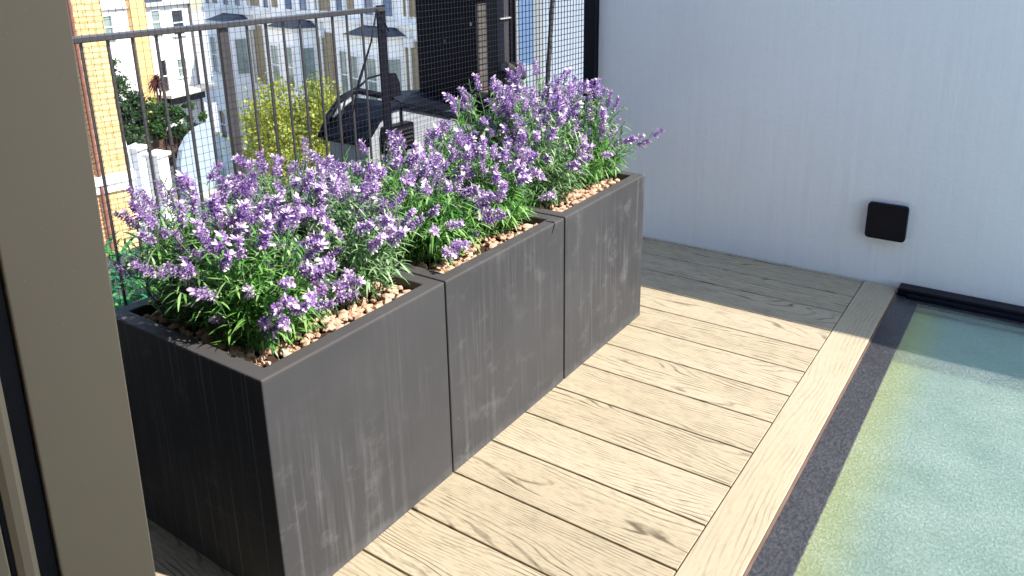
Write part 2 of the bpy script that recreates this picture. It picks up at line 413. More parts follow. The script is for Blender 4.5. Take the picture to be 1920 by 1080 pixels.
# the tilt turns about the base: shift so that it meets the photograph at eye height
jt.location = (.42, -3.0605, 0)
def jb(name, mat, y0, y1, x0=-.06, x1=0.0, bevel=.002):
    k = MB(); k.box(x0, x1, y0, y1, .0, 2.74); return k.build(name, mat, jt, bevel=bevel)
jb('jamb_face', M['alidust'], -.100, .0)
jb('groove', M['blackgap'], -.1445, -.1002, -.07, -.0035)
jb('track_profile', M['alidust'], -.1405, -.1165, bevel=.008)
jb('panel_edge', M['alidust'], -.40, -.1447)

# the house the camera stands in
hs = empty('house', (0, -3.1, 0)); tag(hs, 'house with wide door opening, roof slab with added shading overhang and added shade wall round the viewer', 'house')
def hb(name, mat, x0, x1, y0, y1, z0, z1):
    k = MB(); k.x = Matrix.Translation((0, 3.1, 0)); k.box(x0, x1, y0, y1, z0, z1); return k.build(name, mat, hs)
hb('roof_slab_added_overhang', M['ceil'], -2, 4.2, -7, -2.55, 2.75, 2.95)  # unseen roof; its overhang is added to keep the door jamb in shade
hb('facade_wall', M['greyboard'], -2, .358, -3.45, -3.08, -.1, 2.747)
hb('side_wall', M['ceil'], 2.55, 2.80, -7, -2.552, -.1, 2.747)
hb('added_shade_wall', M['render'], 2.56, 2.80, -2.551, -1.89, -.1, 3.7)  # unseen wall added to shade the deck before the near planter end
hb('floor', M['floor'], .36, 2.547, -7, -3.12, -.12, .002)
hb('back_wall', M['ceil'], -.2, 2.547, -7.2, -7.003, -.1, 2.747)

# ================================================================ PLANTERS
H = .576; D = .572
JO = (-2.569, -1.9805, -1.3815, -.7918)
names = ['nearest of three charcoal planters in a row, streaky end in shade', 'middle of three charcoal planters, scuffed front with a pale diagonal scratch',
         'far charcoal planter at the row end by the white wall, smooth front']
RW = .040
SOIL = H-.022
for i in range(3):
    y0, y1 = JO[i], JO[i+1]-.007; L = y1-y0
    p = empty('planter', (-D/2, (y0+y1)/2, 0), [.002, -.003, .002][i])
    tag(p, names[i], 'planter', 'charcoal planters in a row')
    k = MB(); X = D/2; Y = L/2; xi = X-RW; yi = Y-RW
    vs = [(-X, -Y, 0), (X, -Y, 0), (X, Y, 0), (-X, Y, 0), (-X, -Y, H), (X, -Y, H), (X, Y, H), (-X, Y, H),
          (-xi, -yi, H), (xi, -yi, H), (xi, yi, H), (-xi, yi, H), (-xi, -yi, H-.1), (xi, -yi, H-.1), (xi, yi, H-.1), (-xi, yi, H-.1)]
    fs = [(0, 3, 2, 1), (0, 1, 5, 4), (1, 2, 6, 5), (2, 3, 7, 6), (3, 0, 4, 7), (4, 5, 9, 8), (5, 6, 10, 9), (6, 7, 11, 10), (7, 4, 8, 11),
          (8, 9, 13, 12), (9, 10, 14, 13), (10, 11, 15, 14), (11, 8, 12, 15), (12, 13, 14, 15)]
    k.add(vs, fs); k.build('planter_box', M['planter'], p, bevel=.0035)
    if i == 1:
        c = MB(); c.tube([(X+.0005, .222, H-.03), (X+.0005, .236, H-.004), (X-.004, .240, H+.0006), (X-.03, .236, H+.0006)], [.0012, .003, .003, .001], 6)
        c.build('chip', M['blackgap'], p)
    k = MB(); k.box(-xi, xi, -yi, yi, H-.095, SOIL-.012); k.build('soil', M['soil'], p)

# pebbles: three unit stones, many copies in one mesh per planter
ico = []
t_ = (1+5**.5)/2
iv = [Vector(v).normalized() for v in ((-1, t_, 0), (1, t_, 0), (-1, -t_, 0), (1, -t_, 0), (0, -1, t_), (0, 1, t_), (0, -1, -t_), (0, 1, -t_), (t_, 0, -1), (t_, 0, 1), (-t_, 0, -1), (-t_, 0, 1))]
if_ = [(0, 11, 5), (0, 5, 1), (0, 1, 7), (0, 7, 10), (0, 10, 11), (1, 5, 9), (5, 11, 4), (11, 10, 2), (10, 7, 6), (7, 1, 8), (3, 9, 4), (3, 4, 2), (3, 2, 6), (3, 6, 8), (3, 8, 9), (4, 9, 5), (2, 4, 11), (6, 2, 10), (8, 6, 7), (9, 8, 1)]
def subdiv(v, f):
    v = list(v); cache = {}; nf = []
    def mid(a, b):
        kk = (min(a, b), max(a, b))
        if kk not in cache: cache[kk] = len(v); v.append((v[a]+v[b]).normalized())
        return cache[kk]
    for a, b_, c in f:
        x, y, z = mid(a, b_), mid(b_, c), mid(c, a); nf += [(a, x, z), (b_, y, x), (c, z, y), (x, y, z)]
    return v, nf
iv0, if0 = iv, if_
stones = []
for q in range(8):
    off = Vector((q*7.13, 3.3, 1.7)); stones.append([v*(1+.5*noise.noise(v*1.2+off)+.22*noise.noise(v*2.6+off)) for v in iv])
for i in range(3):
    y0, y1 = JO[i]+RW+.002, JO[i+1]-.004-RW-.002
    k = MB()
    for q in range(760):
        r = random.uniform(.0070, .0145)
        x = random.uniform(-D+RW+r, -RW-r*.8); y = random.uniform(y0+r*.8, y1-r*.8)
        z = SOIL-.010+random.uniform(-.004, .010)
        rot = Matrix.Rotation(random.uniform(0, 6.3), 3, 'Z') @ Matrix.Rotation(random.uniform(-.5, .5), 3, 'X')
        sc3 = Vector((random.uniform(1.0, 1.5), random.uniform(.8, 1.05), random.uniform(.6, .85)))*r
        st = random.choice(stones)
        k.add([Vector((x, y, z))+rot @ Vector((v.x*sc3.x, v.y*sc3.y, v.z*sc3.z)) for v in st], if_)
    g = k.build('gravel', M['pebble'], None, bevel=.0012, seg=1)
    tag(g, ['terracotta pebbles filling the nearest planter, partly in shade', 'terracotta pebbles filling the middle planter', 'terracotta pebbles filling the far planter by the wall'][i], 'gravel', 'pebble mulch in the planters', 'stuff')

# ================================================================ LAVENDER
def blade(mb, base, dirv, upv, L, wd, bend):
    """one narrow arching leaf, 3 segments"""
    side = dirv.cross(upv)
    if side.length < 1e-3: side = dirv.orthogonal()
    side.normalize(); nn = side.cross(dirv).normalized()
    pts = []; wds = (.45, 1, .8, .08)
    for j, s_ in enumerate((0, .36, .72, 1)):
        c = base+dirv*(L*s_)-nn*0+Vector((0, 0, -1))*(bend*L*s_*s_)
        pts += [c-side*(wd*.5*wds[j]), c+side*(wd*.5*wds[j])]
    mb.add(pts, [(0, 1, 3, 2), (2, 3, 5, 4), (4, 5, 7, 6)])

def spike_mesh(q):
    rnd = random.Random(100+q); mb = MB()
    L = rnd.uniform(.042, .060)
    mb.cm = 2; mb.tube([(0, 0, -.012), (0, 0, L*.95)], [.0012, .0007], 5)
    nw = 8
    for wv in range(nw):
        h = L*(wv+.3)/nw; rr = .0100*(1-.40*wv/nw)*rnd.uniform(.85, 1.15)
        for a_ in range(9):
            a = 6.283*(a_+.5*(wv % 2))/9+rnd.uniform(-.3, .3)
            o = Vector((math.cos(a), math.sin(a), 0)); tn = Vector((-o.y, o.x, 0))
            el = rnd.uniform(.1, .9)
            dr = (o*math.cos(el)+Vector((0, 0, math.sin(el)))); le = rr*rnd.uniform(.8, 1.25); wd = rnd.uniform(.0030, .0048)
            b0 = Vector((0, 0, h))+o*.0012; nr = tn.cross(dr)
            mb.cm = 1 if rnd.random() < .14 else 0
            tip = b0+dr*le
            mb.add([b0, b0+dr*le*.6+tn*wd*.6+nr*.001, tip+nr*-.0015, b0+dr*le*.6-tn*wd*.6+nr*.001], [(0, 1, 2, 3)])
            if rnd.random() < .7:
                e2 = tip+(o*.3+Vector((0, 0, rnd.uniform(-.6, .3)))).normalized()*.004
                mb.add([tip-tn*.0022, tip+tn*.0022, e2+tn*.0012, e2-tn*.0012], [(0, 1, 2, 3)])
    # large pale petals: a tuft on top and a few lower lips
    for a_ in range(rnd.randint(5, 9)):
        a = rnd.uniform(0, 6.283); o = Vector((math.cos(a), math.sin(a), 0)); tn = Vector((-o.y, o.x, 0))
        top = rnd.random() < .5
        h = L*rnd.uniform(.9, 1.0) if top else L*rnd.uniform(.2, .85)
        el = rnd.uniform(.5, 1.25) if top else rnd.uniform(-.1, .8)
        dr = o*math.cos(el)+Vector((0, 0, math.sin(el))); le = rnd.uniform(.009, .014); wd = rnd.uniform(.004, .0068); nr = tn.cross(dr)
        b0 = Vector((0, 0, h))+o*(.001 if top else .006)
        mb.cm = 1
        pts = [b0-tn*wd*.2, b0+tn*wd*.2, b0+dr*le*.5+tn*wd*.55+nr*.0015, b0+dr*le*.5-tn*wd*.55+nr*.0015,
               b0+dr*le*.85+o*.002+tn*wd*.5, b0+dr*le*.85+o*.002-tn*wd*.5, b0+dr*le+o*.004]
        mb.add(pts, [(0, 1, 2, 3), (3, 2, 4, 5), (5, 4, 6)])
    return mb.mesh('flower_spike', [M['floret'], M['petal'], M['stem']])
spikes = [spike_mesh(q) for q in range(6)]

def bush(cx, cy, label, rx=.228, ry=.215, hz=.345, nflow=66, nleaf=96, leafm='leaf', ymin=None, seed=0, extra=None):
    rnd = random.Random(seed)
    root = empty('lavender_bush', (cx, cy, SOIL)); tag(root, label, 'lavender', 'lavender bushes in the planters')
    st = MB(); lf = MB(); tips = []
    for q in range(nflow+nleaf):
        flow = q < nflow
        a = rnd.uniform(0, 6.283); u = rnd.random()
        th = math.acos(1-u*.88)                       # even over the dome
        rad = rnd.uniform(.86, 1.0) if rnd.random() < .74 else rnd.uniform(.6, .86)
        if not flow: rad *= rnd.uniform(.62, .95)
        sh = math.sin(th)**.85; tip = Vector((sh*math.cos(a)*rx*rad, sh*math.sin(a)*ry*rad, (.045+math.cos(th)**.85*(hz-.045))*rad))
        if flow: tip *= .84
        if ymin is not None and tip.z < .16: tip.y = max(tip.y, ymin+rnd.uniform(0, .05))
        if tip.z < .12: tip.x = min(tip.x, -.045-cx)
        if extra and q < len(extra): tip = Vector(extra[q])
        b0 = Vector((rnd.uniform(-.055, .055), rnd.uniform(-.055, .055), -.01))
        b0 += Vector((tip.x, tip.y, 0))*.25
        c1 = b0+Vector((tip.x-b0.x, tip.y-b0.y, 0))*.3+Vector((0, 0, (tip.z+.02)*.62))
        pts = [(b0*(1-s)*(1-s)+c1*2*s*(1-s)+tip*s*s) for s in (0, .25, .5, .75, 1)]
        st.tube(pts, [.0019, .0018, .0016, .0014, .0011], 4, False)
        nl = 18 if flow else 22
        for j in range(nl):
            s = .10+.88*(j+rnd.random())/nl
            i0 = min(3, int(s*4)); f_ = s*4-i0; p = pts[i0].lerp(pts[i0+1], f_); dd = (pts[i0+1]-pts[i0]).normalized()
            aa = rnd.uniform(0, 6.283); o = dd.orthogonal().normalized(); o = o*math.cos(aa)+dd.cross(o)*math.sin(aa)
            dr = (dd*rnd.uniform(.35, 1.1)+o).normalized()
            if p.z < .03 and dr.z < .1: dr.z = rnd.uniform(.1, .5); dr.normalize()
            L = rnd.uniform(.032, .068)*(1-.2*s)
            blade(lf, p, dr, Vector((0, 0, 1)), L, rnd.uniform(.0036, .0066), rnd.uniform(.0, .6) if p.z > .05 else rnd.uniform(0, .15))
        if flow: tips.append((tip, (pts[4]-pts[3]).normalized()))
    st.build('stems', M['stem'], root, True)
    lf.build('leaves', M[leafm], root)
    for tp, dr in tips:
        o = bpy.data.objects.new('flower_spike', rnd.choice(spikes)); col.objects.link(o); o.parent = root
        dr = (dr+Vector((tp.x, tp.y, 0))*2.8+Vector((rnd.uniform(-.55, .55), rnd.uniform(-.55, .55), rnd.uniform(-.1, .3)))).normalized()
        o.location = tp; o.rotation_euler = dr.to_track_quat('Z', 'Y').to_euler()
        s = rnd.uniform(.8, 1.15); o.scale = (s*1.08, s*1.08, s)
where = ['nearest', 'middle', 'far']
n_ = 0
for i in range(3):
    yc = (JO[i]+JO[i+1])/2
    for jx, jy in ((1, -1), (1, 1), (-1, -1), (-1, 1)):
        side = 'deck side' if jx > 0 else 'fence side'; end = 'near end' if jy < 0 else 'far end'
        ex = None
        if i == 2 and jx > 0 and jy > 0: ex = [(.16, .27, .13), (.12, .22, .10)]
        hz = [.375, .345, .44][i]+(.03 if jx < 0 else -.02)
        if i == 1 and jx < 0: hz -= .03
        cxx = -.205 if jx > 0 else -.395
        bush(cxx, yc+jy*.14+(.035 if i == 2 and jy > 0 else 0), ry=.25 if i == 2 and jy > 0 else .215, label='purple lavender bush on the %s of the %s planter, at its %s' % (side, where[i], end), hz=hz, seed=n_+11, extra=ex, ymin=-2.50-(yc+jy*.14) if (i == 0 and jy < 0) else None, leafm='silver' if n_ in (1, 3, 8) else 'leaf')
        n_ += 1

# ================================================================ RAILING AND MESH SCREENS
XR = -.70
r = empty('railing', (XR, -2.05, 0)); tag(r, 'dark metal balustrade of thin upright bars behind the lavender', 'railing')
def rl(): k = MB(); k.x = Matrix.Translation((-XR, 2.05, 0)); return k
k = rl(); k.box(XR-.018, XR+.018, -3.1, -1.415, 1.196, 1.211); k.build('handrail', M['rail'], r, bevel=.003)
k = rl(); k.box(XR-.015, XR+.015, -3.1, -1.45, .30, .315); k.build('bottom_rail', M['rail'], r)
for y in [-3.02, -2.95, -2.88, -2.81, -2.74, -2.67, -2.60, -2.525, -2.45, -2.383, -2.319, -2.254, -2.187, -2.124, -1.972, -1.906, -1.842, -1.778, -1.711, -1.644, -1.581, -1.512]:
    k = rl(); k.box(XR-.003, XR+.003, y-.003, y+.003, .315, 1.196); k.build('baluster', M['rail'], r)
k = rl(); k.box(XR-.009, XR+.005, -2.067, -2.037, .05, 1.196); k.build('post', M['rail'], r, bevel=.002)
k = rl(); k.box(XR-.005, XR+.005, -1.440, -1.402, .05, 1.216); k.build('post', M['black'], r, bevel=.002)
k = rl(); k.prism([(-1.401, .90), (-1.352, .90), (-1.354, .945), (-1.372, .982), (-1.401, .985)], XR-.008, XR+.008, 'x'); k.build('gusset', M['black'], r)
c = MB(); c.tube([(XR+.02, -1.46, 1.205), (XR+.022, -1.50, 1.10), (XR+.02, -1.565, .98), (XR+.015, -1.60, .88), (XR-.0, -1.64, .80)], [.003, .003, .005, .003, .003], 6)
c.tube([(XR+.02, -1.46, 1.205), (XR+.022, -1.43, 1.16), (XR+.022, -1.41, 1.13)], .0025, 6)
c.tube([(XR-.0, -1.64, .80), (XR-.05, -1.60, .84), (XR-.10, -1.52, .90), (XR-.1, -1.40, .96), (XR-.1, -1.30, .965)], .004, 6)
tag(c.build('cable', M['black'], None, True), 'loose black cable drooping from the railing end post to the roof', 'cable')

def screen(name, label, x, y0, y1, z0, z1, py, pz, th, mat):
    k = MB(); h = th/2
    y = y0
    while y <= y1: k.box(x-h, x+h, y-h, y+h, z0, z1); y += py
    z = z0
    while z <= z1: k.box(x+h*.9, x+h*2.9, y0, y1, z-h, z+h); z += pz
    return tag(k.build(name, mat), label, 'mesh screen')
screen('wire_screen', 'fine square wire netting stretched behind the planters along the railing', -.645, -3.0, -.72, .1, 1.75, .0182, .0205, .0008, M['wire'])
g = empty('mesh_panel', (-.69, -.3, 0)); tag(g, 'coarser black mesh panel framed between the white wall and black post', 'mesh panel')
def gl_(): k = MB(); k.x = Matrix.Translation((.69, .3, 0)); return k
k = gl_(); y = -.625
while y < -.02: k.box(-.6912, -.6888, y-.0012, y+.0012, .1, 1.75); y += .0268
z = .1
while z < 1.75: k.box(-.6888, -.6864, -.64, -.01, z-.0012, z+.0012); z += .0252
k.build('wire_grid', M['black'], g)
k = gl_(); k.box(-.715, -.652, .0, .10, .0, 1.9); k.build('frame_post', M['black'], g, bevel=.003)
k = gl_(); k.box(-.70, -.68, -.64, -.632, .1, 1.75); k.build('frame_edge', M['rail'], g)
pl = MB(); pl.tube([(-.72, -.33, .05), (-.72, -.322, .8), (-.72, -.274, 1.2), (-.72, -.235, 1.75)], .011, 10)
tag(pl.build('pole', M['greyboard'], None, True), 'slim brown-grey pole leaning behind the mesh panel', 'pole')
# black square post with its duct and the ribbed pipe
bp = empty('black_post', (-.69, -.70, 0)); tag(bp, 'square black post with ribbed pipe collar left of the mesh panel', 'post')
def bl(): k = MB(); k.x = Matrix.Translation((.69, .70, 0)); return k
k = bl(); k.box(-.745, -.69, -.758, -.705, .0, 1.9); k.build('post', M['black'], bp, bevel=.003)
k = bl(); k.box(-.742, -.696, -.703, -.662, .0, 1.9); k.build('side_post', M['rail'], bp, bevel=.004)
k = bl(); k.box(-.740, -.69, -.660, -.642, .0, 1.9); k.build('frame_edge', M['black'], bp, bevel=.003)
k = bl(); k.box(-.695, -.683, -.745, -.665, 1.115, 1.12); k.build('clip', M['leadlight'], bp)
rp = MB()
pts = []; rad = []
for j in range(25):
    pts.append((-.655-.0006*j, -.715+.0046*j, .915-.0018*j)); rad.append((.031 if j % 6 < 3 else .024)-.0007*max(0, j-10))
rp.tube(pts, rad, 18)
rp.tube([(-.652, -.76, .93), (-.652, -.716, .915)], .019, 14)
tag(rp.build('ribbed_pipe', M['rubber'], None), 'short dark ribbed pipe end poking out behind the far lavender', 'pipe')

# ================================================================ NEIGHBOUR'S GABLE, FLUE AND VENT
gw = empty('gable_parapet', (-.9, -1.1, 0)); tag(gw, 'low grey gable parapet capped with dark lead behind the netting', 'parapet')
def gg(): k = MB(); k.x = Matrix.Translation((.9, 1.1, 0)); return k
prof = [(-1.425, .735), (-1.36, .795), (-1.30, .823), (-1.243, .829), (-1.0, .755), (-.744, .673), (-.45, .58)]
k = gg(); k.prism([(-1.425, -.5)]+prof+[(-.45, -.5)], -1.0, -.803, 'x'); k.build('wall', M['greyren'], gw)
lead = [(a, b_) for a, b_ in prof]
ol = [(-1.445, .735), (-1.37, .808), (-1.30, .840), (-1.243, .846), (-1.0, .772), (-.744, .690), (-.45, .597)]
k = gg(); k.prism([(-1.435, .715)]+ol+[(-.45, .581)]+list(reversed([(a, b_+.001) for a, b_ in prof]))+[(-1.42, .715)], -1.02, -.79, 'x'); k.build('lead_capping', M['lead'], gw)
up_ = [(-1.020, -1.45, .728), (-1.02, -1.40, .80), (-1.02, -1.33, .856), (-1.02, -1.25, .876), (-1.02, -1.0, .80), (-1.02, -.75, .715)]
k = gg(); k.tube(up_, .013, 8); k.build('lead_roll', M['lead'], gw, True)
k = gg(); k.tube([(-.99, -1.405, .80), (-.985, -1.36, .838), (-.98, -1.315, .855)], [.004, .011, .006], 8); k.build('painted_highlight', M['leadlight'], gw, True)  # pale strip painted in for the white highlight on the lead
fr_ = [(-.789, -1.243, .847), (-.789, -1.0, .773), (-.789, -.744, .691), (-.789, -.45, .598)]
rr_ = [(-1.2, -.90, .80), (-1.2, -.70, .782), (-1.2, -.40, .728), (-1.2, .0, .674)]
k = gg(); n4 = len(fr_)
k.add(fr_+rr_+[(x, y, .45) for x, y, z in fr_]+[(x, y, .45) for x, y, z in rr_],
      [(i, i+1, n4+i+1, n4+i) for i in range(3)]+[(n4+i, n4+i+1, 3*n4+i+1, 3*n4+i) for i in range(3)]+[(0, n4, 3*n4, 2*n4), (3, 2*n4+3, 3*n4+3, n4+3)])
k.build('lead_slope', M['lead'], gw)
ch = empty('flue_stack', (-1.02, -.64, .7)); tag(ch, 'tall black boxed flue stack spotted with bird droppings', 'chimney')
def cc(): k = MB(); k.x = Matrix.Translation((1.02, .64, -.7)); return k
k = cc(); k.box(-1.19, -.857, -.680, -.597, .55, 2.3); k.build('stack', M['chimney'], ch, bevel=.003)
k = cc(); k.box(-.857, -.851, -.679, -.598, .80, 1.168); k.build('side_board', M['greyboard'], ch)
k = cc(); k.box(-.857, -.79, -.70, -.53, .775, .795); k.build('ledge', M['brownledge'], ch, bevel=.003)
vb = empty('vent_box', (-.80, -1.28, .72)); tag(vb, 'small black louvred vent box on the grey gable', 'vent')
k = MB(); k.prism(rrect(.074, .052, .008), -.02, .03, 'x'); k.v = [(x, y+.0, z-.0) for x, y, z in k.v]; k.build('vent_body', M['black'], vb)
k = MB()
for q in range(5): k.box(.031, .036, -.062, .062, -.036+q*.016, -.030+q*.016)
k.build('louvres', M['rail'], vb)
k = MB(); k.box(-2.4, -.72, -3.2, -1.0, -.5, .02)
tag(k.build('lower_roof', M['felt']), kind='structure')

# strappy green plant beyond the netting
gp = empty('green_plant', (-.92, -2.30, .02)); tag(gp, 'bright green strap leaved plant just outside the netting by the nearest planter', 'plant')
k = MB(); rnd = random.Random(4)
for q in range(1000):
    c = Vector((rnd.uniform(-.22, .16), rnd.uniform(-.34, .30), rnd.uniform(.16, .50)))
    a = rnd.uniform(0, 6.283); dr = Vector((math.cos(a), math.sin(a), rnd.uniform(.2, 1.3))).normalized()
    blade(k, c, dr, Vector((0, 0, 1)), rnd.uniform(.07, .14), rnd.uniform(.010, .022), rnd.uniform(.3, .9))
k.build('foliage', leafmat("strap_leaf", [(.03, .26, .10), (.07, .38, .16), (.22, .50, .10), (.05, .34, .18)], .3), gp)
k = MB(); k.tube([(0, 0, 0), (0, 0, .12)], [.12, .15], 16); k.build('pot', M['black'], gp)

# ================================================================ BACKGROUND STREET
GZ = -8.8
k = MB(); k.box(-140, 120, -120, 140, GZ-.2, GZ); tag(k.build('ground', M['ground']), kind='structure')
k = MB(); k.box(-32, -20.5, 2, 14.6, GZ+.01, -7.27); tag(k.build('front_garden', M['ground']), kind='structure')
k = MB(); k.box(-18, -12, -80, 9, GZ+.004, GZ+.03); tag(k.build('road', M['road']), kind='structure')

def win(parent, s0, s1, z0, z1, y, pane, mid=True, surr=.09, sill=True):
    k = MB()
    k.box(s0-surr, s0, y, y+.06, z0, z1); k.box(s1, s1+surr, y, y+.06, z0, z1)
    k.box(s0-surr, s1+surr, y, y+.07, z1, z1+surr)
    if mid: k.box(s0, s1, y+.012, y+.03, (z0+z1)/2-.03, (z0+z1)/2+.03)
    f = k.build('window', M['terrawhite'], parent)
    bx('pane', pane, f, s0, s1, y-.05, y+.01, z0, z1)
    if sill: bx('sill', M['terrawhite'], f, s0-surr-.03, s1+surr+.03, y, y+.12, z0-.08, z0-.001)
    return f
# terrace of bay-fronted houses (faces the camera, in shade)
O = Vector((-24.78, 18.93, 0)); ang = math.atan2(.19, -.98)
def bay_house(s0, label, last=False):
    h = empty('bay_house', O+Vector((-.9817, .1903, 0))*s0, ang); tag(h, label, 'house', 'terrace of stucco bay houses across the street')
    a, b_ = -2.62, 3.08
    bx('wall', M['bluewhite'], h, a, b_, -7, 0, GZ, 3.2)
    for x0, x1 in ((-2.5, -1.45), (1.58, 2.02)):
        for z0, z1 in ((-4.15, -1.55), (-.72, 2.0)):
            bx('brick_panel', M['khaki'], h, x0, x1, -.05, .035, z0, z1)
    bx('cornice', M['terrawhite'], h, a, b_, .0, .16, -1.12, -.92)
    bx('string_course', M['terrawhite'], h, a, b_, .0, .12, -4.5, -4.3)
    poly = [(-1.45, 0), (-1.0, .85), (1.0, .85), (1.45, 0)]
    k = MB(); k.prism(list(reversed(poly)), GZ, -1.52, 'z'); bay = k.build('bay', M['bluewhite'], h)
    k = MB(); k.prism(list(reversed([(-1.52, 0.001), (-1.06, .93), (1.06, .93), (1.52, .001)])), -1.515, -1.40, 'z'); k.build('bay_cornice', M['cream'], h)
    k = MB(); e = [(-1.52, .002, -1.395), (-1.06, .94, -1.395), (1.06, .94, -1.395), (1.52, .002, -1.395), (-.9, .04, -1.12), (.9, .04, -1.12)]
    k.add(e, [(0, 1, 4), (1, 2, 5, 4), (2, 3, 5), (0, 3, 2, 1), (0, 4, 5, 3)]); k.build('bay_roof', M['slate'], h)
    for sgn in (-1, 1):
        c0, c1 = (.28, .86) if sgn > 0 else (-.86, -.28)
        win(h, c0, c1, -3.75, -2.15, .852, M['panegreen'])
        win(h, c0, c1, -6.9, -5.6, .852, M['panedark'])
        win(h, c0, c1, -.75, 1.1, .0, M['paneblue'])
    # cheek lights of the bay
    for sgn in (-1, 1):
        f = empty('cheek_window', (sgn*1.225, .425, 0), (math.atan2(.85, -.45*sgn)+(math.pi if sgn < 0 else 0))-(0 if sgn > 0 else 0)); f.parent = h
        k = MB(); dirv = Vector((-.45*sgn, .85, 0)).normalized(); nn = Vector((.85*sgn, .45, 0)).normalized()
        f.rotation_euler = (0, 0, 0)
        def q4(u0, u1, z0, z1, o):
            p = [dirv*u0+nn*o, dirv*u1+nn*o]; return [(p[0].x, p[0].y, z0), (p[1].x, p[1].y, z0), (p[1].x, p[1].y, z1), (p[0].x, p[0].y, z1)]
        for o0, mt, nm, rr in ((.02, M['terrawhite'], 'frame', (-.33, .33, -3.8, -2.1)), (.03, M['panegreen'], 'pane', (-.24, .24, -3.72, -2.18))):
            k = MB(); A = q4(*rr, o0-.03); B = q4(*rr, o0)
            k.add(A+B, [(0, 1, 2, 3), (7, 6, 5, 4), (0, 4, 5, 1), (1, 5, 6, 2), (2, 6, 7, 3), (3, 7, 4, 0)]); k.build(nm, mt, f)
    win(h, 2.28, 2.74, -4.0, -2.2, .0, M['panegreen'])
    win(h, 2.28, 2.74, -.75, 1.0, .0, M['paneblue'])
    bx('door', M['panedark'], h, 2.2, 2.85, -.02, .05, -7.2, -5.5)
    bx('porch', M['bluewhite'], h, 1.95, 3.06, 0, .9, -5.4, -4.7)
    for x in (2.0, 2.9):
        bx('porch_column', M['bluewhite'], h, x, x+.14, .7, .88, -7.4, -5.4)
    k = MB(); k.tube([(-1.78, .09, GZ), (-1.78, .09, 3)], .055, 8); k.build('downpipe', M['terrawhite'], h)
    bx('hopper', M['terrawhite'], h, -1.98, -1.58, .036, .2, -1.75, -1.45)
    return h
lab = ['stucco bay house farthest left in the terrace, beside the sunlit white house', 'stucco bay house seen between the railing posts behind the yellow green tree',
       'stucco bay house left of the black flue stack, slate bay roof', 'stucco bay house mostly hidden behind the black flue stack']
for s0, lb in zip((5.5, -.2, -5.9, -11.6), lab): bay_house(s0, lb)

# sunlit white houses at the corner
CAM = Vector((1.2032, -3.4292, 1.3841)); FS = .85
def nearer(p): return CAM+(Vector(p)-CAM)*FS
GW = -10.6
CO = nearer((-34.93, 20.9, 0)); ang2 = math.atan2(-.973, .229)
def wf(name, label, sA, sB):
    h = empty(name, CO, ang2); h.scale = (FS,)*3; tag(h, label, 'house'); return h
h = wf('white_house', 'sunlit white house at the street corner with cordyline before it', 0, 0)
bx('wall', M['terrawhite'], h, -.0, 3.08, -7, 0, GW, 3)
win(h, 2.10, 2.52, -2.05, -1.02, 0, M['panegreen']); win(h, .57, 1.28, -2.25, -1.1, 0, M['pane'])
win(h, 2.12, 2.42, -4.9, -3.36, 0, M['panedark'], sill=False); win(h, .77, 1.35, -4.3, -3.46, 0, M['panegreen'])
bx('cornice', M['leadlight'], h, .0, 3.0, .0, .25, -.80, -.62)
bx('slate_patch', M['slate'], h, 1.75, 2.9, .0, .05, -.60, -.2)
bx('terrace_slab', M['cream'], h, .0, 3.3, .0, 1.3, -5.0, -4.86)
bx('painted_slab_shadow', M['panedark'], h, .2, 2.6, .0, .5, -5.5, -5.0)  # dark block put in for the shadow under the terrace slab
k = MB(); k.tube([(.06, .07, GW), (.06, .07, 3)], .05, 8); k.build('downpipe', M['greyboard'], h)
h = wf('white_house', 'sunlit white house between orange brick buttress and near brick house', 0, 0)
bx('wall', M['terrawhite'], h, 3.95, 9.0, -7, 0, GW, 3)
bx('ledge', M['leadlight'], h, 3.97, 7, .0, .12, -.78, -.70)
win(h, 4.92, 5.62, -2.0, -1.04, 0, M['panegreen'])
win(h, 6.2, 6.8, -2.0, -1.04, 0, M['pane'])
bx('brick_buttress', M['orange'], h, 3.085, 3.945, -7, .25, GW, 3)

# brick house nearer on the left
bh = empty('brick_house', (-12.95, 4.15, 0), R(-12)); tag(bh, 'yellow stock brick house corner with white stone band behind the railing', 'house')
bx('wall', M['stock'], bh, -5, 0, -.40, .17, GZ, 3)
bx('side_wall', M['red'], bh, -5, .003, -6, -.403, GZ, 3)
for z0, z1, pr_ in ((-2.78, -2.62, .06), (-2.62, -2.45, .10)):
    bx('stone_band', M['terrawhite'], bh, -5, pr_, -.70, .17+pr_, z0, z1)
k = MB(); k.tube([(.06, -.36, GZ), (.06, -.36, 3)], .035, 8); k.build('downpipe', plain("rust_pipe", (.20, .08, .06), .6, .3), bh)
k = MB(); k.tube([(.03, .16, -1.0), (.03, .19, -1.8), (.04, .26, -2.6), (.04, .33, -4)], .012, 6); k.build('wire', M['terrawhite'], bh)

# pale building seen through the mesh panel
pb = empty('pale_building', (-2.4, 2.5, 0)); tag(pb, 'pale rendered building with blue window seen through the mesh panel', 'house')
bx('wall', M['bluewhite'], pb, -.42, 2.5, 0, 3, GZ, 3)
bx('window', plain('pale_blue_glass', (.30, .45, .66), .3, .5, var=.1, scale=2), pb, -.352, -.195, -.02, -.001, .42, 2)
bx('window_frame', M['cream'], pb, -.42, -.353, -.03, -.001, -2, 3)
bx('trim', M['cream'], pb, -.19, -.12, -.03, -.001, -2, 3)
sb = bx('cream_building', M['cream'], None, -7.9, -7.0, 7.7, 9.6, GZ, 4)
tag(sb, 'cream sunlit wall seen in the gap between flue stack and black post', 'house')

